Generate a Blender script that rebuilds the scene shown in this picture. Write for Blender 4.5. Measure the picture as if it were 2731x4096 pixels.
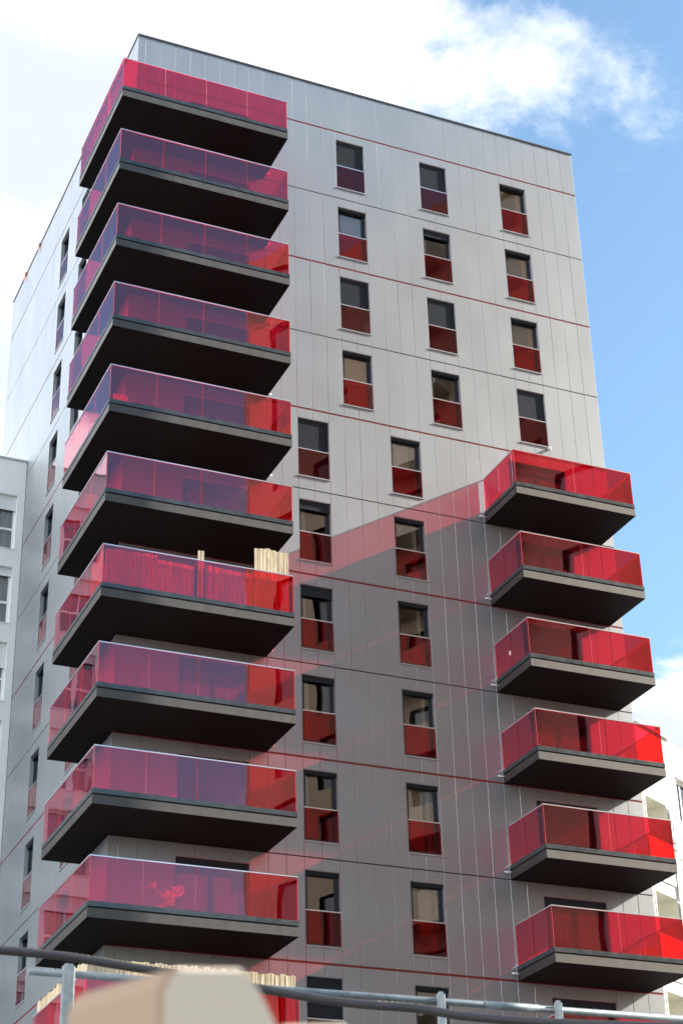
import bpy, math, random
from mathutils import Vector, Matrix
random.seed(7)
R = math.radians
scene = bpy.context.scene
for o in list(bpy.data.objects): bpy.data.objects.remove(o)
C = scene.collection

# ------------------------------------------------------------------ camera
cd = bpy.data.cameras.new('camera'); cam = bpy.data.objects.new('camera', cd); C.objects.link(cam)
cam.location = (-12.5275, -42.6938, 1.604)
cam.rotation_euler = (R(118.9013), R(1.4522), R(-23.4634))
cd.sensor_fit = 'VERTICAL'; cd.sensor_height = 36; cd.sensor_width = 24; cd.lens = 63.80
cd.clip_start = 0.05; cd.clip_end = 5000
cd.dof.use_dof = True; cd.dof.focus_distance = 58; cd.dof.aperture_fstop = 7.1
scene.camera = cam
scene.render.engine = 'CYCLES'
scene.cycles.transparent_max_bounces = 24
scene.cycles.max_bounces = 10
# ------------------------------------------------------------------ light
SUN = Vector((9.5, -2.02, 5.49)).normalized()
EXPOSURE = 1.22
W = bpy.data.worlds.new('World'); scene.world = W; W.use_nodes = True
nt = W.node_tree; nt.nodes.clear()
def N(t, **k):
    n = nt.nodes.new(t)
    for a, b in k.items(): setattr(n, a, b)
    return n
def L(a, b): nt.links.new(a, b)
def M(op, a, b=None, c=None):
    n = nt.nodes.new('ShaderNodeMath'); n.operation = op
    for i, v in enumerate((a, b, c)):
        if v is None: continue
        if isinstance(v, (int, float)): n.inputs[i].default_value = v
        else: nt.links.new(v, n.inputs[i])
    return n.outputs[0]
sky = N('ShaderNodeTexSky', sky_type='NISHITA'); sky.sun_disc = False
sky.sun_elevation = math.asin(SUN.z); sky.sun_rotation = math.atan2(SUN.x, SUN.y)
sky.altitude = 100; sky.air_density = 1.0; sky.dust_density = 0.8; sky.ozone_density = 1.0
tc = N('ShaderNodeTexCoord'); sep = N('ShaderNodeSeparateXYZ'); L(tc.outputs['Generated'], sep.inputs[0])
zz = M('ADD', M('MAXIMUM', sep.outputs['Z'], 0.0), 0.10)
comb = N('ShaderNodeCombineXYZ'); L(M('DIVIDE', sep.outputs['X'], zz), comb.inputs[0]); L(M('DIVIDE', sep.outputs['Y'], zz), comb.inputs[1])
comb.inputs[2].default_value = 4.3
n1 = N('ShaderNodeTexNoise'); n1.inputs['Scale'].default_value = 3.4; n1.inputs['Detail'].default_value = 11; n1.inputs['Roughness'].default_value = 0.63; n1.inputs['Distortion'].default_value = 0.25
L(comb.outputs[0], n1.inputs['Vector'])
def bump_at(d, r0, r1):           # how much of a cloud bank lies towards direction d
    v = N('ShaderNodeVectorMath', operation='DISTANCE'); L(tc.outputs['Generated'], v.inputs[0]); v.inputs[1].default_value = d
    mr = N('ShaderNodeMapRange', interpolation_type='SMOOTHSTEP'); L(v.outputs['Value'], mr.inputs[0])
    mr.inputs[1].default_value = r0; mr.inputs[2].default_value = r1; mr.inputs[3].default_value = 1; mr.inputs[4].default_value = 0
    return mr.outputs[0]
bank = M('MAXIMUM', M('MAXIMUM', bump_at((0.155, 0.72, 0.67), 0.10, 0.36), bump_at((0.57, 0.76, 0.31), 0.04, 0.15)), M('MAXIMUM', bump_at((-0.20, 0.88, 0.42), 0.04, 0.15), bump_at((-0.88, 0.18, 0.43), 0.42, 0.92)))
mlow = N('ShaderNodeMapRange', interpolation_type='SMOOTHSTEP'); L(sep.outputs['Z'], mlow.inputs[0])
mlow.inputs[1].default_value = 0.28; mlow.inputs[2].default_value = 0.42; mlow.inputs[3].default_value = 1; mlow.inputs[4].default_value = 0
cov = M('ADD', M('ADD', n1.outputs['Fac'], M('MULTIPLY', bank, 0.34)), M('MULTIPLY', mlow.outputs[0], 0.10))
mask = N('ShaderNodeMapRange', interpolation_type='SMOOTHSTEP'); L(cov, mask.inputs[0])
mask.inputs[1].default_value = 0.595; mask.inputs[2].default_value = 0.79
n2 = N('ShaderNodeTexNoise'); n2.inputs['Scale'].default_value = 2.6; n2.inputs['Detail'].default_value = 5
L(comb.outputs[0], n2.inputs['Vector'])
n2r = N('ShaderNodeMapRange', interpolation_type='SMOOTHSTEP'); L(n2.outputs['Fac'], n2r.inputs[0]); n2r.inputs[1].default_value = 0.36; n2r.inputs[2].default_value = 0.66
cr = N('ShaderNodeMix', data_type='RGBA'); L(n2r.outputs[0], cr.inputs[0])
cr.inputs[6].default_value = (3.0, 3.2, 3.5, 1); cr.inputs[7].default_value = (6.4, 6.4, 6.4, 1)
# clouds away from the sun are front-lit; extra boost added to light the left side
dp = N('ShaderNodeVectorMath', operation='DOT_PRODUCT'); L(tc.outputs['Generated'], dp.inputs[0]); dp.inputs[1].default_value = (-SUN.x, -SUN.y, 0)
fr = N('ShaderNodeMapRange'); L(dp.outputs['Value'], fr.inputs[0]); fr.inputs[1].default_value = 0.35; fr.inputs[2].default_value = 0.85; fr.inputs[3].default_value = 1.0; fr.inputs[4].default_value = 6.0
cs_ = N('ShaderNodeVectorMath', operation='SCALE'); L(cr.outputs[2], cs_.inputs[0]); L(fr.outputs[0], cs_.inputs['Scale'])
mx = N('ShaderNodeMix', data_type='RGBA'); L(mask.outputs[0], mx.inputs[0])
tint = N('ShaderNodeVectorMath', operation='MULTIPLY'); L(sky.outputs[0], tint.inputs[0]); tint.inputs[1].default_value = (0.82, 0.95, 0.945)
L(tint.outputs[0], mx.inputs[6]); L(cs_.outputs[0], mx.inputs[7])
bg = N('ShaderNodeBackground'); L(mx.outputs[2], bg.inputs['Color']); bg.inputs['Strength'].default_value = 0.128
wo = N('ShaderNodeOutputWorld'); L(bg.outputs[0], wo.inputs['Surface'])

sl = bpy.data.lights.new('sun', 'SUN'); sl.energy = 5.0; sl.angle = R(0.53); sl.color = (1.0, 0.94, 0.86)
so = bpy.data.objects.new('sun', sl); C.objects.link(so); so.location = (60, -30, 90)
so.rotation_euler = SUN.to_track_quat('Z', 'Y').to_euler()
vs = scene.view_settings; vs.view_transform = 'Standard'; vs.look = 'None'; vs.exposure = EXPOSURE; vs.gamma = 1; vs.use_curve_mapping = False

# ------------------------------------------------------------------ materials
MATS = {}
def mat(name, col, rough=0.5, metal=0.0, noise=0.0, nscale=3.0, stretch=(1, 1, 1), bump=0.0, bscale=8.0, rvar=0.0, spec=0.5):
    if name in MATS: return MATS[name]
    m = bpy.data.materials.new(name); m.use_nodes = True
    t = m.node_tree; b = t.nodes['Principled BSDF']
    b.inputs['Base Color'].default_value = (*col, 1); b.inputs['Roughness'].default_value = rough; b.inputs['Metallic'].default_value = metal
    b.inputs['Specular IOR Level'].default_value = spec
    if noise or bump or rvar:
        g = t.nodes.new('ShaderNodeNewGeometry'); mp = t.nodes.new('ShaderNodeMapping'); mp.inputs['Scale'].default_value = stretch
        t.links.new(g.outputs['Position'], mp.inputs['Vector'])
        nz = t.nodes.new('ShaderNodeTexNoise'); nz.inputs['Scale'].default_value = nscale; nz.inputs['Detail'].default_value = 6
        t.links.new(mp.outputs[0], nz.inputs['Vector'])
        if noise:
            mr = t.nodes.new('ShaderNodeMapRange'); t.links.new(nz.outputs['Fac'], mr.inputs[0])
            mr.inputs[1].default_value = 0.25; mr.inputs[2].default_value = 0.75; mr.inputs[3].default_value = 1 - noise; mr.inputs[4].default_value = 1 + noise
            vm = t.nodes.new('ShaderNodeVectorMath'); vm.operation = 'SCALE'; vm.inputs[0].default_value = col; t.links.new(mr.outputs[0], vm.inputs['Scale'])
            t.links.new(vm.outputs[0], b.inputs['Base Color'])
        if rvar:
            m2 = t.nodes.new('ShaderNodeMapRange'); t.links.new(nz.outputs['Fac'], m2.inputs[0])
            m2.inputs[3].default_value = rough - rvar; m2.inputs[4].default_value = rough + rvar; t.links.new(m2.outputs[0], b.inputs['Roughness'])
        if bump:
            n3 = t.nodes.new('ShaderNodeTexNoise'); n3.inputs['Scale'].default_value = bscale; n3.inputs['Detail'].default_value = 2
            t.links.new(g.outputs['Position'], n3.inputs['Vector'])
            bp = t.nodes.new('ShaderNodeBump'); bp.inputs['Strength'].default_value = bump; bp.inputs['Distance'].default_value = 0.02
            t.links.new(n3.outputs['Fac'], bp.inputs['Height']); t.links.new(bp.outputs[0], b.inputs['Normal'])
    MATS[name] = m; return m
def glass(name, tint, f0, f1=0.95, gcol=(1, 1, 1), warp=0.0, dirt=0.0, inner=None):
    # sheet glass built as a thin box: each of its two faces tints and reflects
    m = bpy.data.materials.new(name); m.use_nodes = True; t = m.node_tree; t.nodes.clear()
    out = t.nodes.new('ShaderNodeOutputMaterial'); tr = t.nodes.new('ShaderNodeBsdfTransparent'); gl = t.nodes.new('ShaderNodeBsdfGlossy')
    tr.inputs[0].default_value = (*[c ** 0.5 for c in tint], 1); gl.inputs[0].default_value = (*gcol, 1); gl.inputs['Roughness'].default_value = 0.0
    lw = t.nodes.new('ShaderNodeLayerWeight'); lw.inputs[0].default_value = 0.5
    pw = t.nodes.new('ShaderNodeMath'); pw.operation = 'POWER'; t.links.new(lw.outputs['Facing'], pw.inputs[0]); pw.inputs[1].default_value = 4.5
    ma = t.nodes.new('ShaderNodeMath'); ma.operation = 'MULTIPLY_ADD'; t.links.new(pw.outputs[0], ma.inputs[0]); ma.inputs[1].default_value = f1 - f0; ma.inputs[2].default_value = f0
    if inner:                 # the inner face carries a reflective coating
        gb = t.nodes.new('ShaderNodeNewGeometry'); mi = t.nodes.new('ShaderNodeMapRange'); t.links.new(gb.outputs['Backfacing'], mi.inputs[0])
        mi.inputs[3].default_value = f0; mi.inputs[4].default_value = inner; t.links.new(mi.outputs[0], ma.inputs[2])
    if warp:
        g = t.nodes.new('ShaderNodeNewGeometry'); n3 = t.nodes.new('ShaderNodeTexNoise'); n3.inputs['Scale'].default_value = 1.1; n3.inputs['Detail'].default_value = 0
        t.links.new(g.outputs['Position'], n3.inputs['Vector'])
        bp = t.nodes.new('ShaderNodeBump'); bp.inputs['Strength'].default_value = 1; bp.inputs['Distance'].default_value = warp
        t.links.new(n3.outputs['Fac'], bp.inputs['Height']); t.links.new(bp.outputs[0], gl.inputs['Normal'])
    mix = t.nodes.new('ShaderNodeMixShader'); t.links.new(ma.outputs[0], mix.inputs[0]); t.links.new(tr.outputs[0], mix.inputs[1]); t.links.new(gl.outputs[0], mix.inputs[2])
    last = mix
    if dirt:
        df = t.nodes.new('ShaderNodeBsdfDiffuse'); df.inputs[0].default_value = (0.75, 0.22, 0.32, 1)
        g2 = t.nodes.new('ShaderNodeNewGeometry'); n4 = t.nodes.new('ShaderNodeTexNoise'); n4.inputs['Scale'].default_value = 2.3; n4.inputs['Detail'].default_value = 8; n4.inputs['Roughness'].default_value = 0.7
        t.links.new(g2.outputs['Position'], n4.inputs['Vector'])
        mr = t.nodes.new('ShaderNodeMapRange'); t.links.new(n4.outputs['Fac'], mr.inputs[0]); mr.inputs[1].default_value = 0.40; mr.inputs[2].default_value = 0.8; mr.inputs[3].default_value = dirt*0.5; mr.inputs[4].default_value = dirt*1.6
        m2 = t.nodes.new('ShaderNodeMixShader'); t.links.new(mr.outputs[0], m2.inputs[0]); t.links.new(mix.outputs[0], m2.inputs[1]); t.links.new(df.outputs[0], m2.inputs[2]); last = m2
    t.links.new(last.outputs[0], out.inputs[0]); MATS[name] = m; return m

mat('cladding', (0.33, 0.345, 0.355), 0.455, 0.62, noise=0.035, nscale=0.9, stretch=(1, 1, 0.45), bump=0.10, bscale=2.2, rvar=0.06)
_b = MATS['cladding'].node_tree.nodes['Principled BSDF']; _b.inputs['Coat Weight'].default_value = 0.28; _b.inputs['Coat Roughness'].default_value = 0.2
mat('red_trim', (0.22, 0.008, 0.010), 0.4)
mat('dark_joint', (0.02, 0.02, 0.02), 0.7)
mat('backing', (0.05, 0.05, 0.055), 0.8)
mat('coping', (0.10, 0.10, 0.10), 0.4, 0.5)
mat('fascia', (0.125, 0.117, 0.110), 0.6, 1.0, noise=0.14, nscale=2.0, stretch=(2.2, 2.2, 0.25), rvar=0.08)
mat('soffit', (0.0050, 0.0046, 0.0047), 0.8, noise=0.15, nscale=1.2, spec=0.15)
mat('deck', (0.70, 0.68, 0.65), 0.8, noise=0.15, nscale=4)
mat('rail_metal', (0.085, 0.095, 0.10), 0.32, 0.6, noise=0.25, nscale=5, rvar=0.1)
mat('handrail', (0.72, 0.76, 0.80), 0.28, 0.8)
mat('reveal', (0.33, 0.335, 0.345), 0.45, 0.2)
mat('frame', (0.016, 0.022, 0.030), 0.35)
mat('shutter', (0.024, 0.029, 0.037), 0.6, noise=0.08, spec=0.15)
mat('sill', (0.52, 0.53, 0.54), 0.35, 0.3)
mat('room', (0.42, 0.34, 0.26), 0.9)
mat('room_floor', (0.10, 0.08, 0.06), 0.8)
mat('blind', (0.70, 0.48, 0.34), 0.9, noise=0.05)
mat('curtain', (0.55, 0.52, 0.48), 0.9, noise=0.1, nscale=12, stretch=(4, 4, 0.2))
mat('white_render', (0.86, 0.85, 0.82), 0.85, noise=0.03, nscale=1.4)
mat('white_frame', (0.80, 0.80, 0.79), 0.4)
mat('cream', (0.70, 0.70, 0.62), 0.85)
mat('lace', (0.82, 0.82, 0.81), 0.6)
mat('hole', (0.10, 0.13, 0.12), 0.8)
mat('tan_render', (0.31, 0.215, 0.145), 0.85, noise=0.06, nscale=0.6)
mat('tan_band', (0.45, 0.36, 0.28), 0.8)
mat('dark_window', (0.02, 0.02, 0.025), 0.1)
mat('ground', (0.075, 0.073, 0.072), 0.9, noise=0.15, nscale=0.4)
mat('galvanised', (0.15, 0.175, 0.19), 0.55, 0.2, noise=0.3, nscale=22, rvar=0.12)
mat('hose', (0.045, 0.040, 0.042), 0.5, noise=0.15, nscale=20)
mat('hose_print', (0.34, 0.31, 0.17), 0.7)
mat('beige', (0.58, 0.465, 0.36), 0.7, noise=0.03, nscale=5)
mat('beige_shaded', (0.23, 0.15, 0.09), 0.7, noise=0.03, nscale=5)  # darker copy of beige for the cover's left side, shade put into the colour
mat('reed', (0.68, 0.55, 0.36), 0.85, noise=0.5, nscale=5, stretch=(9, 9, 0.5))
mat('orange', (0.85, 0.16, 0.02), 0.7)
mat('bark', (0.12, 0.07, 0.04), 0.9)
mat('terracotta', (0.20, 0.07, 0.05), 0.8)
mat('petal', (0.85, 0.55, 0.40), 0.8)
mat('leaf', (0.50, 0.42, 0.18), 0.7)
mat('red_plastic', (0.75, 0.10, 0.05), 0.5)
mat('glass_edge', (0.85, 0.14, 0.13), 0.3)
mat('white_plastic', (0.80, 0.80, 0.78), 0.4)
glass('red_glass', (0.96, 0.011, 0.036), 0.105, gcol=(0.94, 0.86, 1.0), warp=0.004, dirt=0.006, inner=0.14)
glass('guard_glass', (0.88, 0.012, 0.018), 0.035, gcol=(0.96, 0.97, 1.0), warp=0.003, dirt=0.008)
glass('clear_glass', (0.62, 0.64, 0.62), 0.11, warp=0.003)

# ------------------------------------------------------------------ mesh helpers
class MB:
    def __init__(s): s.v = []; s.f = []; s.mi = []; s.sm = []
    def quad(s, a, b, c, d, m=0):
        i = len(s.v); s.v += [a, b, c, d]; s.f.append((i, i+1, i+2, i+3)); s.mi.append(m); s.sm.append(False)
    def box(s, x0, y0, z0, x1, y1, z1, m=0, mt=None):
        i = len(s.v)
        p = [(x0,y0,z0),(x1,y0,z0),(x1,y1,z0),(x0,y1,z0),(x0,y0,z1),(x1,y0,z1),(x1,y1,z1),(x0,y1,z1)]
        if mt: p = [tuple(mt @ Vector(q)) for q in p]
        s.v += p
        for f in ((0,3,2,1),(4,5,6,7),(0,1,5,4),(1,2,6,5),(2,3,7,6),(3,0,4,7)):
            s.f.append(tuple(i+k for k in f)); s.mi.append(m); s.sm.append(False)
        return s
    def prism(s, poly, z0, z1, m=0, mtop=None, mbot=None):
        n = len(poly); i = len(s.v)
        s.v += [(x, y, z0) for x, y in poly] + [(x, y, z1) for x, y in poly]
        s.f.append(tuple(i + k for k in reversed(range(n)))); s.mi.append(m if mbot is None else mbot); s.sm.append(False)
        s.f.append(tuple(i + n + k for k in range(n))); s.mi.append(m if mtop is None else mtop); s.sm.append(False)
        for k in range(n):
            j = (k+1) % n; s.f.append((i+k, i+j, i+n+j, i+n+k)); s.mi.append(m); s.sm.append(False)
        return s
    def tube(s, pts, r, n=12, m=0, caps=True):
        pts = [Vector(p) for p in pts]; rings = []
        rr = r if isinstance(r, (list, tuple)) else [r] * len(pts)
        for k, p in enumerate(pts):
            t = (pts[min(k+1, len(pts)-1)] - pts[max(k-1, 0)]).normalized()
            u = t.cross(Vector((0, 0, 1)));
            if u.length < 1e-3: u = Vector((1, 0, 0))
            u.normalize(); w = t.cross(u).normalized(); base = len(s.v)
            for a in range(n):
                q = 2*math.pi*a/n; s.v.append(tuple(p + (u*math.cos(q) + w*math.sin(q)) * rr[k]))
            rings.append(base)
        for k in range(len(rings)-1):
            for a in range(n):
                b = (a+1) % n; s.f.append((rings[k]+a, rings[k]+b, rings[k+1]+b, rings[k+1]+a)); s.mi.append(m); s.sm.append(True)
        if caps:
            s.f.append(tuple(rings[0]+a for a in range(n))); s.mi.append(m); s.sm.append(False)
            s.f.append(tuple(rings[-1]+a for a in reversed(range(n)))); s.mi.append(m); s.sm.append(False)
        return s
    def mesh(s, name, mats):
        me = bpy.data.meshes.new(name); me.from_pydata(s.v, [], s.f); me.update()
        for k in (mats if isinstance(mats, (list, tuple)) else [mats]): me.materials.append(MATS[k])
        me.polygons.foreach_set('material_index', s.mi); me.polygons.foreach_set('use_smooth', s.sm); me.update()
        import bmesh
        bm = bmesh.new(); bm.from_mesh(me); bmesh.ops.recalc_face_normals(bm, faces=bm.faces); bm.to_mesh(me); bm.free()
        return me
    def build(s, name, mats, parent=None, loc=(0, 0, 0), rz=0):
        return put(name, s.mesh(name, mats), parent, loc, rz)
def put(name, me, parent=None, loc=(0, 0, 0), rz=0):
    o = bpy.data.objects.new(name, me); C.objects.link(o); o.parent = parent; o.location = loc; o.rotation_euler = (0, 0, rz); return o
def thing(name, label, cat, loc=(0, 0, 0), rz=0, group=None):
    o = bpy.data.objects.new(name, None); C.objects.link(o); o.location = loc; o.rotation_euler = (0, 0, rz); return tag(o, label, cat, group)
def tag(o, label, cat, group=None):
    o['label'] = label; o['category'] = cat
    if group: o['group'] = group
    return o
def bx(*a): return MB().box(*a)
def copy_tree(o, parent=None):
    c = o.copy(); C.objects.link(c); c.parent = parent
    for ch in [k for k in bpy.data.objects if k.parent == o]: copy_tree(ch, c)
    return c

# ------------------------------------------------------------------ ground
g = MB(); g.quad((-2000, -2000, 0), (2000, -2000, 0), (2000, 2000, 0), (-2000, 2000, 0))
go = g.build('ground', 'ground'); go['kind'] = 'structure'

# ------------------------------------------------------------------ the tower
P = 0.51047; H = 2.8; Z0 = 42.0; TOP = Z0 + 1.857; NST = 15
FX = [0, 0.5] + [i + 0.5 for i in range(1, 31)] + [31.5]
FX = [u * P for u in FX]; WF = FX[-1]
DL = 16.0
LY = [0] + [(i + 1.05) * P for i in range(0, 31)] + [DL]
tower = thing('apartment_tower', 'tall grey metal clad apartment tower with stacked red glass balconies', 'tower')
WT, WB = 0.34, 2.36            # window top and bottom below the storey line
def fwin(s):                   # window openings of storey s on the front, as (first column edge, last, top, bottom)
    w = []
    if s <= 12:
        if s <= 4: w += [(13.5, 15.5, WT, WB), (19.5, 21.5, WT, WB), (25.5, 27.5, WT, WB)]
        else: w += [(10.5, 12.5, WT, WB), (16.5, 18.5, WT, WB)]
    if s <= 11: w.append((3.5, 7.5, WT, 2.54))
    if 5 <= s <= 11: w.append((24.5, 28.5, WT, 2.54))
    return [(a*P, b*P, c, d) for a, b, c, d in w]
def lwin(s):
    if s > 12: return []
    w = [(15.05, 17.05)] + ([(10.05, 12.05)] if s <= 4 else [(7.05, 9.05)])
    return [(a*P, b*P, WT, WB) for a, b in w]
def half_gap(k): return 0.026 if k % 2 == 0 else 0.013     # red joints are wider than the dark ones
def pieces(edges, wins):
    out = []
    for i in range(len(edges) - 1):
        a, b = edges[i], edges[i+1]
        for s in range(0, NST + 1):
            if s == 0: segs = [(TOP - 0.02, Z0 + half_gap(0))]
            else:
                t = Z0 - (s-1)*H - half_gap(s-1); bt = Z0 - s*H + half_gap(s)
                if s == NST: bt = 0.0
                segs = [(t, bt)]
                for (wa, wb, wt, wbm) in wins(s):
                    if a >= wa - 1e-3 and b <= wb + 1e-3:
                        segs = [(t, Z0 - (s-1)*H - wt), (Z0 - (s-1)*H - wbm, bt)]
            for (zt, zb) in segs: out.append((a, b, zb, zt, s))
    return out
cache = {}
G, BV, TH = 0.0025, 0.0085, 0.030
def panel_geo(w, h, bv=None):
    rects = [(G, 0.03), (G, 0.009), (G + (bv or BV), 0.0)]
    v = []
    for ins, y in rects: v += [(ins, y, ins*0.5), (w-ins, y, ins*0.5), (w-ins, y, h-ins*0.5), (ins, y, h-ins*0.5)]
    f = [(8, 9, 10, 11)]
    for r in (0, 4):
        for k in range(4): j = (k+1) % 4; f.append((r+k, r+j, r+4+j, r+4+k))
    return v, f
def panel_mesh(w, h):
    k = (round(w, 3), round(h, 3))
    if k not in cache:
        v, f = panel_geo(w, h); m = MB(); m.v = v; m.f = f; m.mi = [0]*len(f); m.sm = [False]*len(f); cache[k] = m.mesh('cladding_panel', 'cladding')
    return cache[k]
fp = pieces(FX, fwin); lp = pieces(LY, lwin)
def weight(p):
    a, b, zb, zt, s = p; w = (b-a)*(zt-zb)
    if s >= 13: return 0
    if b < 4.4 and 1 <= s <= 11: w *= 0.3
    if a > 11.4 and s >= 5: w *= 0.55
    return w
order = sorted(range(len(fp)), key=lambda i: -weight(fp[i])); single = set(order[:300])
rest = MB(); back = MB()
def add_rest(v, f, mt):
    i = len(rest.v); rest.v += [tuple(mt @ Vector(q)) for q in v]; rest.f += [tuple(i+k for k in q) for q in f]; rest.mi += [0]*len(f); rest.sm += [False]*len(f)
rp = random.Random(3)
for i, (a, b, zb, zt, s) in enumerate(fp):
    rx, rz = rp.gauss(0, 0.0007), rp.gauss(0, 0.0009)
    if i in single:
        o = put('cladding_panel', panel_mesh(b-a, zt-zb), tower, (a, 0, zb)); o.rotation_euler = (rx, 0, rz)
    else:
        add_rest(*panel_geo(b-a, zt-zb), Matrix.Translation((a, 0, zb)) @ Matrix.Rotation(rz, 4, 'Z') @ Matrix.Rotation(rx, 4, 'X'))
    e = 0.03
    zb2 = zb - (e if True else 0)
    back.quad((a, 0.034, zb - (0.03 if abs(((Z0 - zb)/H) % 1) < 0.02 or abs(((Z0 - zb)/H) % 1) > 0.98 else 0)), (b, 0.034, zb - (0.03 if abs(((Z0 - zb)/H) % 1) < 0.02 or abs(((Z0 - zb)/H) % 1) > 0.98 else 0)), (b, 0.034, zt), (a, 0.034, zt))
for (a, b, zb, zt, s) in lp:
    rx, rz = rp.gauss(0, 0.0005), rp.gauss(0, 0.0012)
    add_rest(*panel_geo(b-a, zt-zb, 0.003), Matrix.Translation((0, b, zb)) @ Matrix.Rotation(-math.pi/2 + rz, 4, 'Z') @ Matrix.Rotation(rx, 4, 'X'))
    near = abs(((Z0 - zb)/H) % 1) < 0.02 or abs(((Z0 - zb)/H) % 1) > 0.98
    zl = zb - (0.03 if near else 0)
    back.quad((0.034, b, zl), (0.034, a, zl), (0.034, a, zt), (0.034, b, zt))
o = rest.build('cladding_panel', 'cladding', tower); o['kind'] = 'stuff'
back.build('backing_wall', 'backing', tower)
m = MB(); m.box(0.05, DL - 0.02, 0, WF - 0.0, DL, TOP - 0.02); m.box(WF - 0.03, 0.032, 0, WF, DL - 0.02, TOP - 0.02)
m.box(0.05, 0.05, TOP - 0.4, WF - 0.04, DL - 0.05, TOP - 0.3)
m.build('rear_wall', 'cladding', tower)
for k in range(0, NST):
    z = Z0 - k*H; hg = half_gap(k)
    nm = 'red_trim' if k % 2 == 0 else 'dark_joint'
    MB().box(0.010, 0.010, z - hg + 0.002, WF, 0.032, z + hg - 0.002).build('joint_strip', nm, tower)
    MB().box(0.010, 0.0345, z - hg + 0.002, 0.032, DL, z + hg - 0.002).build('joint_strip', nm, tower)
cp = MB(); cp.box(-0.03, -0.03, TOP - 0.02, WF + 0.02, 0.30, TOP + 0.035); cp.box(-0.03, 0.301, TOP - 0.02, 0.30, DL, TOP + 0.035); cp.box(WF - 0.28, 0.301, TOP - 0.02, WF + 0.02, DL, TOP + 0.035)
cp.build('coping', 'coping', tower)
MB().box(-0.0065, -0.0065, 0.0, 0.0025, 0.0025, TOP - 0.021).build('corner_trim', 'cladding', tower)
# interior floors and a core so that the rooms behind the panes are rooms
fl = MB()
for s in range(0, NST): fl.box(0.2, 0.2, Z0 - s*H - 0.12, WF - 0.05, DL - 0.1, Z0 - s*H + 0.12)
fl.build('floor_slab', 'room_floor', tower)
pt = MB(); pt.box(4.2, 4.4, 0.1, WF - 4.2, 4.6, Z0 - 0.2); pt.box(4.2, 4.62, 0.1, 4.4, DL - 0.2, Z0 - 0.2)
for x in (5.0, 9.2, 12.2): pt.box(x - .05, 0.25, 0.1, x + .05, 4.38, Z0 - 0.2)
pt.build('interior_wall', 'room', tower)

# ---- windows
def reveal(w, z0, z1, d):
    m = MB(); t = 0.012
    m.box(0, 0.002, z0, t, d, z1); m.box(w - t, 0.002, z0, w, d, z1); m.box(t, 0.002, z1 - t, w - t, d, z1); m.box(t, 0.004, z0, w - t, d, z0 + t)
    return m
def ridged(w, z0, z1, y, pitch=0.062):
    m = MB(); n = max(2, int((z1 - z0)/pitch)); st = (z1 - z0)/n
    for i in range(n):
        a = z0 + i*st; b = a + st
        m.quad((0, y + 0.009, a), (w, y + 0.009, a), (w, y, a + st*0.35), (0, y, a + st*0.35)); m.quad((0, y, a + st*0.35), (w, y, a + st*0.35), (w, y + 0.004, b), (0, y + 0.004, b))
    m.quad((0, y + 0.03, z0), (0, y + 0.03, z1), (w, y + 0.03, z1), (w, y + 0.03, z0)); m.quad((0, y, z0), (0, y+0.03, z0), (w, y+0.03, z0), (w, y, z0))
    return m
D = 0.18
wm = {}
def wmesh(key, fn):
    if key not in wm: wm[key] = fn()
    return wm[key]
wr = random.Random(11)
def window(loc, rz, shutter=0.0, fill=None, w=2*P, hgt=WB-WT):
    """one full-height window with a red glass guard; loc is the lower left corner of the opening in the cladding plane"""
    def frame():
        m = MB(); f = 0.055
        for ins, y0, y1 in ((0.012, D - 0.06, D + 0.02), (0.068, D - 0.045, D + 0.01)):
            a, b, c, e = ins, w - ins, 0.012 + ins - 0.012, hgt - ins
            m.box(a, y0, c, a + f, y1, e); m.box(b - f, y0, c, b, y1, e); m.box(a + f, y0, e - f, b - f, y1, e); m.box(a + f, y0, c, b - f, y1, c + f)
        return m.mesh('window', 'frame')
    W_ = put('window', wmesh(('f', w, hgt), frame), tower, loc, rz)
    put('reveal', wmesh(('r', w, hgt), lambda: reveal(w, 0, hgt, D + 0.12).mesh('reveal', 'reveal')), W_)
    put('pane', wmesh(('p', w, hgt), lambda: bx(0.12, D - 0.022, 0.12, w - 0.12, D - 0.010, hgt - 0.12).mesh('pane', 'clear_glass')), W_)
    put('sill', wmesh(('s', w), lambda: MB().box(-0.012, -0.034, -0.024, w + 0.012, 0.003, 0.000).box(0.013, 0.003, 0.013, w - 0.013, D - 0.07, 0.018).mesh('sill', 'sill')), W_)
    gt = hgt - (1.43 - WT)
    put('guard_glass', wmesh(('gg', w, hgt), lambda: bx(0.02, 0.018, 0.045, w - 0.02, 0.030, gt).mesh('guard_glass', 'guard_glass')), W_)
    put('guard_rail', wmesh(('gr', w, hgt), lambda: bx(0.013, 0.008, gt, w - 0.013, 0.040, gt + 0.028).mesh('guard_rail', 'handrail')), W_)
    put('guard_clamp', wmesh(('gc', w), lambda: bx(0.013, 0.010, 0.019, w - 0.013, 0.040, 0.05).mesh('guard_clamp', 'rail_metal')), W_)
    sh = max(0.10, shutter)
    z0 = hgt - 0.013 - sh
    put('roller_shutter', wmesh(('sh', w, round(sh, 2)), lambda: ridged(w - 0.026, 0, sh, 0).mesh('roller_shutter', 'shutter')), W_, (0.013, D - 0.115, z0))
    if fill:
        a, b, z, mt = fill
        put('blind' if mt == 'blind' else 'curtain', wmesh(('fill', a, b, z, mt), lambda: fold(a*w, b*w, z*hgt, hgt - 0.1, mt)), W_, (0, D + 0.10, 0))
    return W_
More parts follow.
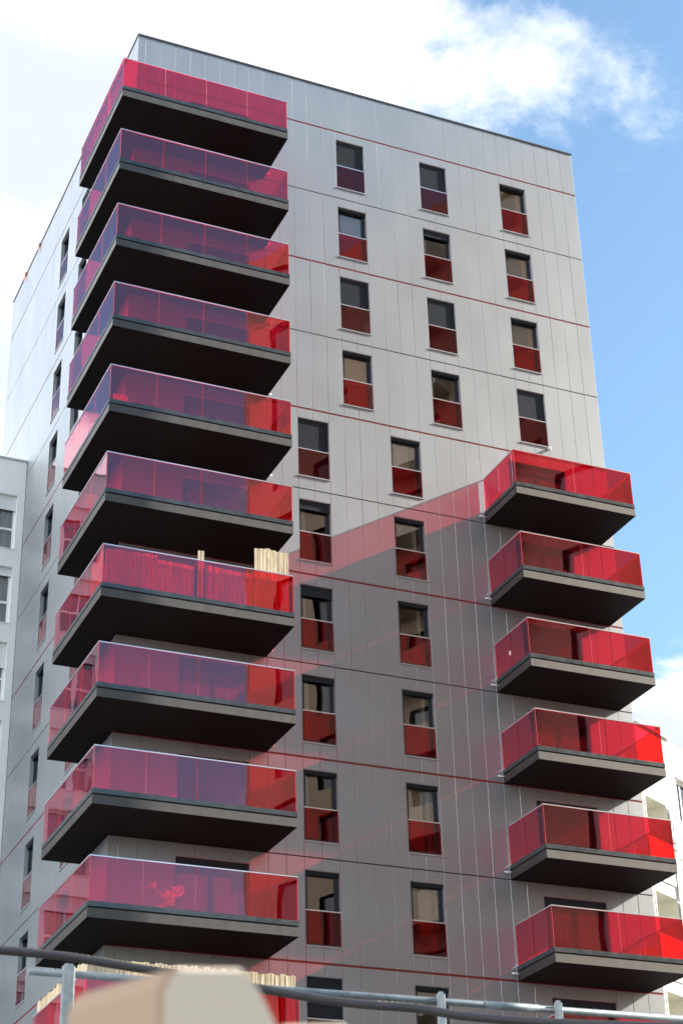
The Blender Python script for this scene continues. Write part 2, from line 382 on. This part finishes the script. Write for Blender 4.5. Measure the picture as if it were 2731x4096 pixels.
def fold(a, b, z0, z1, mt):
    m = MB(); n = 14 if mt == 'curtain' else 1; amp = 0.025 if n > 1 else 0
    for i in range(n):
        x0 = a + (b-a)*i/n; x1 = a + (b-a)*(i+1)/n; y0 = amp*(i % 2); y1 = amp*((i+1) % 2)
        m.quad((x0, y0, z0), (x1, y1, z0), (x1, y1, z1), (x0, y0, z1)); m.quad((x0, y0+0.01, z0), (x0, y0+0.01, z1), (x1, y1+0.01, z1), (x1, y1+0.01, z0))
    return m.mesh(mt, mt)
SH = {(1, 0): 1.9, (1, 1): 1.9, (3, 0): 1.9, (3, 1): 1.9, (4, 2): 1.9, (5, 0): 1.9, (11, 0): 1.9, (6, 0): 0.30, (7, 0): 0.32, (2, 1): 0.26, (8, 0): 0.16}
FILL = {(1, 2): (0.0, 0.92, 0, 'blind'), (2, 2): (0.0, 0.95, 0, 'blind'), (3, 2): (0.0, 0.95, 0, 'blind'), (2, 0): (0.05, 0.9, 0.02, 'blind'), (4, 0): (0, 0.95, 0.02, 'blind'),
        (6, 0): (0.0, 0.30, 0.02, 'curtain'), (5, 1): (0.1, 0.95, 0.0, 'blind'), (7, 0): (0.0, 0.28, 0.02, 'curtain'), (9, 0): (0.0, 0.25, 0.0, 'curtain'), (8, 0): (0.0, 0.32, 0.1, 'curtain'), (10, 1): (0.35, 0.95, 0.3, 'blind'), (9, 1): (0.0, 0.6, 0.0, 'blind')}
for s in range(1, 13):
    for j, (a, b, wt, wb) in enumerate(fwin(s)):
        if wb > 2.5: continue
        window((a, 0, Z0 - (s-1)*H - wb), 0, SH.get((s, j), 0.0), FILL.get((s, j)))
    for j, (a, b, wt, wb) in enumerate(lwin(s)):
        window((0, b, Z0 - (s-1)*H - wb), -math.pi/2, wr.choice([0, 0, 0.25, 0]), None)
def balcony_door(loc, w, hgt, sh):
    m = MB(); f = 0.06
    for k in range(2):
        a = 0.012 + k*(w - 0.024)/2; b = a + (w - 0.024)/2
        m.box(a, D - 0.06, 0.0, a + f, D + 0.02, hgt - 0.012); m.box(b - f, D - 0.06, 0.0, b, D + 0.02, hgt - 0.012)
        m.box(a + f, D - 0.06, hgt - 0.012 - f, b - f, D + 0.02, hgt - 0.012); m.box(a + f, D - 0.06, 0, b - f, D + 0.02, f)
    d = put('balcony_door', wmesh(('d', w), lambda: m.mesh('balcony_door', 'frame')), tower, loc)
    put('reveal', wmesh(('dr', w), lambda: reveal(w, 0, hgt, D + 0.12).mesh('reveal', 'reveal')), d)
    for k in range(2):
        a = 0.012 + k*(w - 0.024)/2 + f; b = a + (w - 0.024)/2 - 2*f
        put('pane', wmesh(('dp', w, k), lambda: bx(a, D - 0.02, f, b, D - 0.008, hgt - 0.012 - f).mesh('pane', 'clear_glass')), d)
    put('roller_shutter', wmesh(('dsh', w, sh), lambda: ridged(w - 0.026, 0, sh, 0).mesh('roller_shutter', 'shutter')), d, (0.013, D - 0.115, hgt - 0.013 - sh))
    put('curtain', wmesh(('dc', w), lambda: fold(0.1*w, 0.9*w, 0.1, hgt - 0.1, 'curtain')), d, (0, D + 0.15, 0))
for s in range(1, 12):
    for (a, b, wt, wb) in fwin(s):
        if wb > 2.5: balcony_door((a, 0, Z0 - (s-1)*H - wb), b - a, wb - wt, [0.32, 0.30, 0.9, 0.32, 1.2][s % 5])

# ---- balconies
ST = 0.235                     # slab thickness
GZ0, GZ1 = 0.36, 1.505
def edge_rail(m, path, y_off, z0, z1, w):
    """boxes along the free edges; each item = (x0,y0,x1,y1) axis aligned, outward offset y_off, width w inward"""
    for (x0, y0, x1, y1, nx, ny) in path:
        ax0, ax1 = min(x0, x1), max(x0, x1); ay0, ay1 = min(y0, y1), max(y0, y1)
        if ny: yo = y0 + ny*y_off; yi = yo - ny*w; m.box(ax0, min(yo, yi), z0, ax1, max(yo, yi), z1)
        else: xo = x0 + nx*y_off; xi = xo - nx*w; m.box(min(xo, xi), ay0, z0, max(xo, xi), ay1, z1)
def make_balcony(poly, edges, splits, name='balcony'):
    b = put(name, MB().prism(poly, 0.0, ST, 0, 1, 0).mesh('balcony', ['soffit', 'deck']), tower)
    for i, e in enumerate(edges):
        x0, y0, x1, y1, nx, ny = e
        fm = MB(); edge_rail(fm, [e], 0.004, 0.004, ST - 0.004, 0.0035); fm.build('fascia', 'fascia', b)
        # trims run short of the corners on side edges so that nothing overlaps
        def short(e, a): 
            x0, y0, x1, y1, nx, ny = e
            if ny: return e
            lo, hi = min(y0, y1), max(y0, y1)
            lo2 = lo + (a if lo < -1 else 0); hi2 = hi - (a if hi > 1.5 and nx else 0)
            return (x0, lo2, x1, hi2, nx, ny)
        gm = MB(); edge_rail(gm, [short(e, 0.075)], -0.030, ST, 0.272, 0.045); gm.build('shadow_gap', 'dark_joint', b)
        gm = MB(); edge_rail(gm, [short(e, 0.058)], 0.016, 0.272, 0.318, 0.075); gm.build('base_rail', 'rail_metal', b)
        gm = MB(); edge_rail(gm, [short(e, 0.054)], 0.006, 0.324, 0.400, 0.06); gm.build('clamp_rail', 'rail_metal', b)
        hm = MB(); edge_rail(hm, [short(e, 0.042)], 0.002, GZ1 - 0.008, GZ1 + 0.020, 0.036); hm.build('handrail', 'handrail', b)
        # glass
        n = splits[i]; gy = -0.012; th = 0.014
        s0, s1 = (min(x0, x1), max(x0, x1)) if ny else (min(y0, y1), max(y0, y1))
        if ny: s0 += 0.012; s1 -= 0.012
        else:
            s0 += (0.03 if s0 < -1 else 0.0); s1 -= (0.03 if s1 > 1.5 else 0.03)
        for k in range(n):
            a = s0 + (s1 - s0)*k/n + 0.006; c = s0 + (s1 - s0)*(k+1)/n - 0.006
            if ny: yo = y0 + ny*gy; yi = yo - ny*th; q = bx(a, min(yo, yi), GZ0, c, max(yo, yi), GZ1)
            else: xo = x0 + nx*gy; xi = xo - nx*th; q = bx(min(xo, xi), a, GZ0, max(xo, xi), c, GZ1)
            for fi, fc in enumerate(q.f):     # polished rim of the pane, edge glow put into its bright colour
                pts = [Vector(q.v[j]) for j in fc]; nn = (pts[1] - pts[0]).cross(pts[2] - pts[1])
                ax = max(range(3), key=lambda t: abs(nn[t]))
                if ax != (1 if ny else 0): q.mi[fi] = 1
            q.build('glass_panel', ['red_glass', 'glass_edge'], b)
    return b
XL, XR, YF, YB = -1.05, 4.31, -2.08, 2.53
left = make_balcony([(XL, YF), (XR, YF), (XR, 0.02), (0.02, 0.02), (0.02, YB), (XL, YB)],
    [(XL, YF, XR, YF, 0, -1), (XR, YF, XR, -0.002, 1, 0), (XL, YF, XL, YB, -1, 0), (XL, YB, -0.002, YB, 0, 1)], [4, 1, 3, 1])
def spout(b, x0, x1, y=-0.10, z=0.17):
    MB().tube([(x0, y, z), (x1, y, z)], 0.026, 10).build('drain_spout', 'white_plastic', b)
spout(left, XR + 0.005, XR + 0.17)
RX0, RX1, RYF = 11.52, 15.62, -2.03
right = make_balcony([(RX0, RYF), (RX1, RYF), (RX1, 0.02), (RX0, 0.02)],
    [(RX0, RYF, RX1, RYF, 0, -1), (RX1, RYF, RX1, -0.002, 1, 0), (RX0, RYF, RX0, -0.002, -1, 0)], [2, 1, 1])
spout(right, RX0 - 0.24, RX0 - 0.005); spout(right, RX1 + 0.005, RX1 + 0.14)
for k in range(1, 12):
    b = left if k == 1 else copy_tree(left, tower)
    b.location = (0, 0, Z0 - k*H)
for k in range(5, 12):
    b = right if k == 5 else copy_tree(right, tower)
    b.location = (0, 0, Z0 - k*H)
    if k == 7: bx(RX0 - 0.006, -0.95, 0.80, RX0 - 0.0, -0.85, 0.93).build('sticker', 'white_plastic', b)
# small lamps on the cladding
for (x, z) in ((4.50, Z0 - 3*H - 0.02), (14.02, Z0 - 3*H - 2.44)):
    m = MB(); m.tube([(x, 0.0, z), (x, -0.05, z), (x, -0.09, z - 0.01), (x, -0.11, z - 0.02)], [0.045, 0.05, 0.06, 0.035], 12); m.build('wall_lamp', 'white_plastic', tower)

# ------------------------------------------------------------------ white block joined on the left
wb_ = thing('apartment_block', 'white rendered apartment block adjoining the grey tower on the left', 'building', (0, 11.72, 0))
WX0, WZ = -30.0, Z0 - 7.85
def wall_with_holes(x0, x1, z0, z1, holes, y=0.0):
    m = MB(); xs = sorted({x0, x1, *[h[0] for h in holes], *[h[1] for h in holes]}); zs = sorted({z0, z1, *[h[2] for h in holes], *[h[3] for h in holes]})
    for i in range(len(xs)-1):
        for j in range(len(zs)-1):
            cx, cz = (xs[i]+xs[i+1])/2, (zs[j]+zs[j+1])/2
            if any(h[0] < cx < h[1] and h[2] < cz < h[3] for h in holes): continue
            m.quad((xs[i], y, zs[j]), (xs[i+1], y, zs[j]), (xs[i+1], y, zs[j+1]), (xs[i], y, zs[j+1]))
    return m
holes = []
for s in range(12):
    zt = Z0 - 9.22 - s*2.79
    for (a, b) in ((-1.62, -0.27), (-4.9, -3.5), (-8.2, -6.8), (-11.5, -10.1)):
        if zt - 2.1 > 0.3: holes.append((a, b, zt - 2.1, zt))
wm_ = wall_with_holes(WX0, -0.012, 0, WZ, holes)
wm_.quad((-0.012, 0, 0), (-0.012, 14, 0), (-0.012, 14, WZ), (-0.012, 0, WZ)); wm_.quad((WX0, 0, 0), (WX0, 14, 0), (WX0, 14, WZ), (WX0, 0, WZ)); wm_.quad((WX0, 14, 0), (-0.012, 14, 0), (-0.012, 14, WZ), (WX0, 14, WZ)); wm_.quad((WX0, 0, WZ), (-0.012, 0, WZ), (-0.012, 14, WZ), (WX0, 14, WZ))
wm_.build('wall', 'white_render', wb_)
bx(WX0 - 0.05, -0.04, WZ + 0.002, -0.014, 0.35, WZ + 0.07).build('coping', 'sill', wb_)
for i, (a, b, z0, z1) in enumerate(holes):
    w = b - a; h = z1 - z0; d = 0.20; f = 0.07
    m = MB(); m.box(f*0, d, 0, f, d + .06, h); m.box(w - f, d, 0, w, d + .06, h); m.box(f, d, h - f, w - f, d + .06, h); m.box(f, d, 0, w - f, d + .06, f); m.box(w/2 - .05, d, f, w/2 + .05, d + .06, h - f); m.box(f, d + .003, .80, w/2 - .05, d + .057, .88); m.box(w/2 + .05, d + .003, .80, w - f, d + .057, .88)
    k = put('window', wmesh(('ww', round(w, 2)), lambda: m.mesh('window', 'white_frame')), wb_, (a, 0, z0))
    put('reveal', wmesh(('wr', round(w, 2)), lambda: MB().box(-.001, .001, -.001, .0, d + .06, h).box(w, .001, 0, w + .001, d + .06, h).box(0, .001, h, w, d + .06, h + .001).box(0, -.03, -.03, w, d + .06, .001).mesh('reveal', 'white_render')), k)
    put('pane', wmesh(('wp', round(w, 2)), lambda: bx(f, d + .025, f, w - f, d + .035, h - f).mesh('pane', 'clear_glass')), k)
    put('curtain', wmesh(('wc', round(w, 2)), lambda: fold(0.03, w - 0.03, 0.05, h - 0.05, 'curtain')), k, (0, d + 0.12, 0))
    sh = [0.55, 0.02, 0.3, 0.5, 0.9][(i*3 + 0) % 5] if i else 0.55
    if sh > .1: put('roller_shutter', wmesh(('wsh', round(w, 2), sh), lambda: ridged(w - .02, 0, sh, 0).mesh('roller_shutter', 'white_frame')), k, (0.01, d - 0.07, h - sh - .002))
bx(WX0 + 0.5, 0.9, 0, -0.2, 1.0, WZ - 0.1).build('interior_wall', 'room_floor', wb_)

# ------------------------------------------------------------------ pale block with loggias behind the right-hand balconies
A = R(28.8)
bb = thing('apartment_block', 'bright white apartment block with loggias and lacy screens behind the right balconies', 'building', (17.605, 2.2, 0), A)
S0 = -0.9
lg = []; wn = []
for k in range(6):
    zt = 20.81 - 3.02*k
    lg.append((0.0, 1.46, zt - 1.38, zt)); wn.append((2.34, 3.6, zt - 1.85, zt + 1.12 - 1.27)); 
wn.insert(0, (2.34, 3.6, 20.81 - 0.50, 20.81 + 1.13))
wn = [(2.34, 3.6, 20.55 - 3.02*k, 21.94 - 3.02*k) for k in range(7)]
hol = lg + wn
zs_ = MB(); w1 = wall_with_holes(-0.04, 9.0, 0, 23.15, hol)
w1.quad((-0.04, 0, 0), (-0.04, 10, 0), (-0.04, 10, 23.15), (-0.04, 0, 23.15)); w1.quad((9, 0, 0), (9, 10, 0), (9, 10, 23.15), (9, 0, 23.15)); w1.quad((-0.04, 10, 0), (9, 10, 0), (9, 10, 23.15), (-0.04, 10, 23.15)); w1.quad((-0.04, 0, 23.15), (9, 0, 23.15), (9, 10, 23.15), (-0.04, 10, 23.15))
w1.build('wall', 'white_render', bb)
bx(-0.1, -0.12, 23.16, 2.1, 10, 23.22).build('roof_edge', 'sill', bb)
blobs = random.Random(5)
def blob(m, cx, cz, r, y):
    n = 8; i = len(m.v); m.v.append((cx, y, cz)); ph = blobs.random()*6
    for k in range(n):
        q = 2*math.pi*k/n; rr = r*(0.75 + 0.5*blobs.random()); m.v.append((cx + rr*math.cos(q), y, cz + rr*math.sin(q)*1.25))
    for k in range(n): m.f.append((i, i+1+k, i+1+(k+1) % n)); m.mi.append(0); m.sm.append(False)
for (a, b, z0, z1) in lg:
    m = MB()
    m.quad((a, 1.5, z0), (b, 1.5, z0), (b, 1.5, z1), (a, 1.5, z1)); m.quad((a, 0, z0), (a, 1.5, z0), (a, 1.5, z1), (a, 0, z1)); m.quad((b, 0, z0), (b, 1.5, z0), (b, 1.5, z1), (b, 0, z1)); m.quad((a, 0, z1), (b, 0, z1), (b, 1.5, z1), (a, 1.5, z1)); m.quad((a, 0, z0), (b, 0, z0), (b, 1.5, z0), (a, 1.5, z0))
    lo = m.build('loggia', 'cream', bb)
    q = MB(); q.box(0.12, 1.44, z0, 0.20, 1.499, z1 - .40); q.box(0.60, 1.44, z0, 0.68, 1.499, z1 - .40); q.box(.20, 1.44, z1 - .48, .60, 1.499, z1 - .40); q.build('door_frame', 'white_frame', lo)
    bx(.20, 1.47, z0, .60, 1.48, z1 - .48).build('pane', 'dark_window', lo)
    # parapet with pebble shaped openings, and the lacy screen beside the loggia
    pp = MB(); pp.box(0.0, -0.05, z0 - 1.25, 1.46, -0.03, z0 + 0.05); pp.build('parapet_panel', 'lace', lo)
    pb = MB()
    for _ in range(46): blob(pb, blobs.uniform(.08, 1.38), z0 - 1.25 + blobs.uniform(.1, 1.2), .05, -0.053)
    pb.build('perforation', 'cream', lo)
    sc = bx(1.50, -0.09, z0 - 0.02, 1.96, -0.07, z1 - .02).build('lace_screen', 'lace', lo)
    sb = MB()
    for _ in range(26): blob(sb, 1.50 + (blobs.choice([.06, .12, .38, .42]) + blobs.uniform(-.03, .03)), z0 + blobs.uniform(0.03, 1.3), .040, -0.093)
    sb.build('perforation', 'hole', lo)
    sc = bx(1.50, -0.09, z0 - 1.62, 1.96, -0.07, z0 - .16).build('lace_screen', 'lace', lo)
    sb = MB()
    for _ in range(26): blob(sb, 1.50 + (blobs.choice([.06, .12, .38, .42]) + blobs.uniform(-.03, .03)), z0 - 1.6 + blobs.uniform(0.03, 1.4), .040, -0.093)
    sb.build('perforation', 'hole', lo)
    sb = bx(-0.045, -0.07, z0 - 1.6, -0.012, -0.05, z1 - .05).build('lace_screen', 'lace', lo)
for (a, b, z0, z1) in wn:
    m = MB(); w = b - a; d = .12; f = .06; h = z1 - z0
    m.box(0, d, 0, f, d + .06, h); m.box(w - f, d, 0, w, d + .06, h); m.box(f, d, h - f, w - f, d + .06, h); m.box(f, d, 0, w - f, d + .06, f); m.box(.42, d, f, .48, d + .06, h - f)
    k = m.build('window', 'white_frame', bb, (a, 0, z0))
    bx(f, d + .03, f, w - f, d + .04, h - f).build('pane', 'dark_window', k)
    bx(-.03, -.05, h + 0.02, w + .03, -.002, h + .07).build('lintel', 'sill', k)
    q = MB(); q.box(-.001, .001, 0, 0, d, h); q.box(0, .001, h, w, d, h + .001); q.box(0, .001, -.001, w, d, 0); q.build('reveal', 'white_render', k)

# ------------------------------------------------------------------ tan tower across the street (seen mirrored in the panes, casts the shade on the left balconies)
C1 = Vector((18.42, -5.93, 0)); dv = Vector((-0.469, -0.883, 0)); ang = math.atan2(dv.y, dv.x)
tt = thing('apartment_tower', 'tan rendered apartment tower across the street, mirrored in the window panes', 'tower', C1, ang)
TL_, TD, TH_ = 17.4, 14.0, Z0 + 7.3
# local x runs along the street face away from the corner; local +y is into the building
hs = []
for s in range(16):
    z = 1.0 + 3.0*s
    for a in (1.0, 5.4, 9.8, 14.0):
        if z + 2.2 < TH_ - 0.6: hs.append((a, a + 2.0, z + 0.3, z + 2.3))
tw = wall_with_holes(0, TL_, 0, TH_, hs)
tw.quad((0, 0, 0), (0, TD, 0), (0, TD, TH_), (0, 0, TH_)); tw.quad((TL_, 0, 0), (TL_, TD, 0), (TL_, TD, TH_), (TL_, 0, TH_)); tw.quad((0, TD, 0), (TL_, TD, 0), (TL_, TD, TH_), (0, TD, TH_)); tw.quad((0, 0, TH_), (TL_, 0, TH_), (TL_, TD, TH_), (0, TD, TH_))
tw.build('wall', 'tan_render', tt)
for (a, b, z0, z1) in hs:
    k = put('window', wmesh('tw', lambda: bx(0, 0.2, 0, 2.0, 0.26, 2.0).mesh('window', 'dark_window')), tt, (a, 0, z0))
for s in range(16):
    z = 1.0 + 3.0*s
    k = put('balcony', wmesh('tb', lambda: bx(0, 0, 0, 3.4, 1.0, 0.2).mesh('balcony', 'tan_band')), tt, (4.7, -1.0, z + 0.02))
    put('parapet', wmesh('tbp', lambda: MB().box(0, 0, .2, 3.4, .08, 1.15).box(0, .08, .2, .08, 1.0, 1.15).box(3.32, .08, .2, 3.4, 1.0, 1.15).mesh('parapet', 'tan_band')), k)

# ------------------------------------------------------------------ things on the balconies and roof
def reed(runs, label, zbase):
    m = MB(); rr = random.Random(len(label))
    for (x0, y0, x1, y1, h0, h1, wob) in runs:
        L_ = math.hypot(x1-x0, y1-y0); n = int(L_/0.030)
        hcur = 0
        for i in range(n):
            t = (i + .5)/n
            if i % 5 == 0: hcur = rr.uniform(-wob, wob)
            hh = h0 + (h1-h0)*t + hcur + rr.uniform(-wob, wob)*.35
            x = x0 + (x1-x0)*t + rr.uniform(-.006, .006); y = y0 + (y1-y0)*t + rr.uniform(-.008, .008); r = rr.uniform(.010, .020)
            m.box(x - r, y - r, 0, x + r, y + r, hh)
    o = m.build('reed_screen', 'reed', None, (0, 0, zbase)); return tag(o, label, 'screen', 'reed screens on the left balconies')
DK = ST + 0.002
reed([(-0.95, -1.98, 0.45, -1.98, 1.20, 1.24, .015), (0.50, -1.93, 1.50, -1.93, 1.16, 1.12, .012), (1.60, -1.95, 1.78, -1.95, 1.62, 1.62, .006), (1.84, -1.93, 3.18, -1.95, 1.22, 1.18, .012), (3.23, -1.95, 4.20, -1.95, 2.0, 2.02, .03), (-0.97, -1.9, -0.97, -0.8, 1.2, 1.2, .01)],
     'split reed screen with one tall piece rising above the handrail, right end of a balcony', Z0 - 7*H + DK)
reed([(-0.97, -1.97, 4.24, -1.97, 1.63, 1.62, .030), (-0.96, -1.94, -0.96, 2.4, 1.62, 1.60, .03)],
     'long straw reed fence standing above the rail of the lowest left balcony', Z0 - 11*H + DK)
# flowering plant
pl = thing('potted_plant', 'flowering pot plant behind the purple tinted glass of a left balcony', 'plant', (1.12, -1.62, Z0 - 10*H + DK))
m = MB(); m.tube([(0, 0, 0), (0, 0, .28), (0, 0, .285), (0, 0, .33)], [.10, .145, .16, .16], 16); m.build('pot', 'terracotta', pl)
st = MB(); lf = MB(); pr_ = random.Random(4)
for (tx, ty, tz) in ((-.42, .05, .86), (.12, 0, .80), (.26, .05, .84), (.05, -.05, .62), (-.12, .02, .64), (.18, .06, .68), (-.02, .08, .74), (.3, 0, .72)):
    st.tube([(0, 0, .3), (tx*.35, ty*.4, .3 + (tz-.3)*.5), (tx*.8, ty*.8, .3 + (tz-.3)*.85), (tx, ty, tz)], .008, 6)
    for _ in range(26):
        c = Vector((tx + pr_.gauss(0, .05), ty + pr_.gauss(0, .04), tz + pr_.gauss(0, .045))); u = Vector((pr_.gauss(0, 1), pr_.gauss(0, 1), pr_.gauss(0, 1))).normalized(); w = u.orthogonal().normalized(); s_ = pr_.uniform(.014, .026)
        lf.quad(tuple(c - u*s_), tuple(c + w*s_*.7), tuple(c + u*s_), tuple(c - w*s_*.7))
st.build('stem', 'leaf', pl); lf.build('blossom', 'petal', pl)['kind'] = 'stuff'
# right balcony bits
o = MB().tube([(0, 0, 0), (.10, .05, .42)], .022, 10).build('pole', 'red_plastic', None, (13.05, -1.75, Z0 - 6*H + DK)); tag(o, 'short bright red pole leaning behind the second right balcony glass', 'pole')
m = MB(); m.box(0, 0, 0, .36, .3, .26); m.box(-.012, -.012, .26, .372, .312, .29); o = m.build('storage_box', 'tan_band', None, (11.75, -1.6, Z0 - 6*H + DK)); tag(o, 'low lidded box near the corner of the second right balcony', 'box')
# low seat on the fifth left balcony
m = MB(); m.box(0, 0, .38, .42, .42, .43); 
for a, b in ((0, 0), (.38, 0), (0, .38), (.38, .38)): m.box(a, b, 0, a + .04, b + .04, .38)
m.box(0, .39, .43, .42, .42, .85); o = m.build('garden_chair', 'red_plastic', None, (-0.72, -1.7, Z0 - 5*H + DK)); tag(o, 'small red chair in the corner of the fifth left balcony from the top', 'chair')
for y, lab in ((12.0, 'nearer'), (14.0, 'farther')):
    m = MB(); m.box(-0.06, -.05, 0.055, 0.12, .05, 0.075); m.box(-0.072, -.05, -.16, -0.06, .05, .075); m.box(-0.073, -.02, -.30, -0.064, .05, -.161)
    o = m.build('strap', 'orange', None, (0, y, TOP - 0.018)); tag(o, 'orange strap hanging over the roof edge, the %s of the two' % lab, 'strap', 'orange straps on the roof edge')

# ------------------------------------------------------------------ foreground: guard rail, cable, blurred cover
gr = thing('scaffold_guardrail', 'galvanised tube guard rail with flat topped posts in the foreground', 'guardrail', (-8.3, -33.53, 0))
ox, oy = -8.3, -33.53
p0 = Vector((-10.222, -33.473, 4.104)); p1 = Vector((-5.6, -33.63, 4.104))
def loc_(v): return (v[0] - ox, v[1] - oy, v[2])
MB().tube([loc_(p0), loc_(p1)], 0.0195, 16).build('rail', 'galvanised', gr)
def along(x): t = (x - p0.x)/(p1.x - p0.x); return p0 + (p1 - p0)*t
MB().tube([loc_(along(-7.62)), loc_(along(-7.27))], 0.0225, 16).build('sleeve', 'galvanised', gr)
for x, w, top in ((-10.02, 0.033, 4.135), (-7.90, 0.023, 4.135), (-7.165, 0.022, 4.135)):
    q = along(x); m = MB(); b = 0.008; y0, y1 = q.y - 0.052, q.y - 0.0205
    m.prism([(x - w + b - ox, y0 - oy), (x + w - b - ox, y0 - oy), (x + w - ox, y0 + b - oy), (x + w - ox, y1 - b - oy), (x + w - b - ox, y1 - oy), (x - w + b - ox, y1 - oy), (x - w - ox, y1 - b - oy), (x - w - ox, y0 + b - oy)], 0.012, top)
    m.box(x - w + .012 - ox, y0 + .004 - oy, top, x + w - .012 - ox, y1 - .004 - oy, top + .012)
    po = m.build('post', 'galvanised', gr)
    MB().box(x - .075 - ox, q.y - .11 - oy, 0, x + .075 - ox, q.y + .04 - oy, .012).build('base_plate', 'galvanised', po)
cab = [(-11.2, -33.75, 4.15), (-10.85, -33.84, 4.115), (-10.664, -33.889, 4.093), (-10.485, -33.929, 4.073), (-10.189, -34.0, 4.050), (-9.866, -34.09, 4.000), (-9.588, -34.187, 3.952), (-9.277, -34.30, 3.890), (-8.892, -34.46, 3.812), (-8.561, -34.615, 3.770), (-8.451, -34.67, 3.745), (-8.308, -34.744, 3.716), (-7.989, -34.922, 3.670), (-7.584, -35.173, 3.625), (-7.0, -35.5, 3.58), (-6.0, -36.0, 3.5), (-5.2, -36.4, 2.4), (-5.0, -36.5, 0.03), (-4.2, -36.6, 0.03)]
cab = [(-12.2, -33.5, 0.03), (-11.9, -33.55, 0.03), (-11.7, -33.6, 2.5), (-11.5, -33.66, 3.9)] + cab
def smooth(pts, n=6):
    V = [Vector(p) for p in pts]; out = []
    for i in range(len(V)-1):
        a, b, c, d = V[max(i-1, 0)], V[i], V[i+1], V[min(i+2, len(V)-1)]
        for k in range(n):
            t = k/n; out.append(0.5*((2*b) + (c-a)*t + (2*a-5*b+4*c-d)*t*t + (3*b-a-3*c+d)*t**3))
    out.append(V[-1]); return out
cs = smooth(cab)
cb = thing('cable', 'thick dark cable with yellow print strung across the foreground rail', 'cable', (0, 0, 0))
MB().tube([tuple(v) for v in cs], 0.0225, 12).build('sheath', 'hose', cb)
pm = MB()
for i in range(len(cs)-1):
    a, b = cs[i], cs[i+1]
    if not (-11 < a.x < -6): continue
    t = (b-a).normalized(); side = t.cross(Vector((0, 0, 1))).normalized(); up = side.cross(t); n = int((b-a).length/0.024)
    for k in range(n):
        c = a + (b-a)*((k+.5)/n)
        if not (-10.45 < c.x < -9.7 or -8.75 < c.x < -7.3): continue
        phi = R(62) + 0.5*math.sin(c.x*2.2); nv = (up*math.sin(phi) + side*math.cos(phi)).normalized(); tv = t.cross(nv)
        q = c + nv*0.0232; pm.quad(tuple(q - t*.0055 - tv*.0035), tuple(q + t*.0055 - tv*.0035), tuple(q + t*.0055 + tv*.0035), tuple(q - t*.0055 + tv*.0035))
pm.build('printed_marking', 'hose_print', cb)['kind'] = 'stuff'
# beige hood, close to the lens
bh = thing('post_cover', 'blurred beige plastic cover on a post close to the lens', 'cover', (-12.06, -41.27, 0))
fw = Vector((math.sin(R(18)), math.cos(R(18)), 0)); rt = Vector((fw.y, -fw.x, 0))
def hood(pts_front, depth, lean, z0, name, r=0.004):
    """closed outline seen from the street side (right offset, height), extruded away"""
    m = MB(); n = len(pts_front); v = []
    for k, (ins, dp) in enumerate(((r, 0.0), (0.0, r), (0.0, depth))):
        cx = sum(p[0] for p in pts_front)/n; cz = sum(p[1] for p in pts_front)/n
        for (a, z) in pts_front:
            da, dz = cx - a, cz - z; ln = math.hypot(da, dz); a2 = a + da/ln*ins; z2 = z + dz/ln*ins
            q = rt*(a2 + lean*dp) + fw*dp; v.append((q.x, q.y, z2))
    m.v = v
    m.f = [tuple(range(n)), tuple(2*n + k for k in reversed(range(n)))]
    for r_ in (0, n):
        for k in range(n): j = (k+1) % n; m.f.append((r_+k, r_+j, r_+n+j, r_+n+k))
    m.mi = [0]*len(m.f); m.sm = [False]*len(m.f)
    if name == 'shell':
        for q_ in (0, 1, 2): m.mi[2 + n + q_] = 1; m.mi[2 + q_] = 1  # left faces take the shaded tone
    return m.build(name, ['beige', 'beige_shaded'], bh)
hood([(0.0, 1.70), (0.0, 1.985), (0.006, 1.998), (0.014, 2.003), (0.068, 2.0025), (0.080, 1.990), (0.088, 1.976), (0.095, 1.962), (0.098, 1.955), (0.098, 1.70)], 0.085, -0.93, 0, 'shell')
hood([(0.09, 1.70), (0.09, 1.950), (0.10, 1.956), (0.150, 1.957), (0.158, 1.945), (0.158, 1.70)], 0.06, 0.0, 0, 'side_box', 0.006)
m = MB(); q = rt*0.05 + fw*0.07; m.tube([(q.x, q.y, 0), (q.x, q.y, 1.72)], 0.03, 14); m.build('post', 'galvanised', bh)
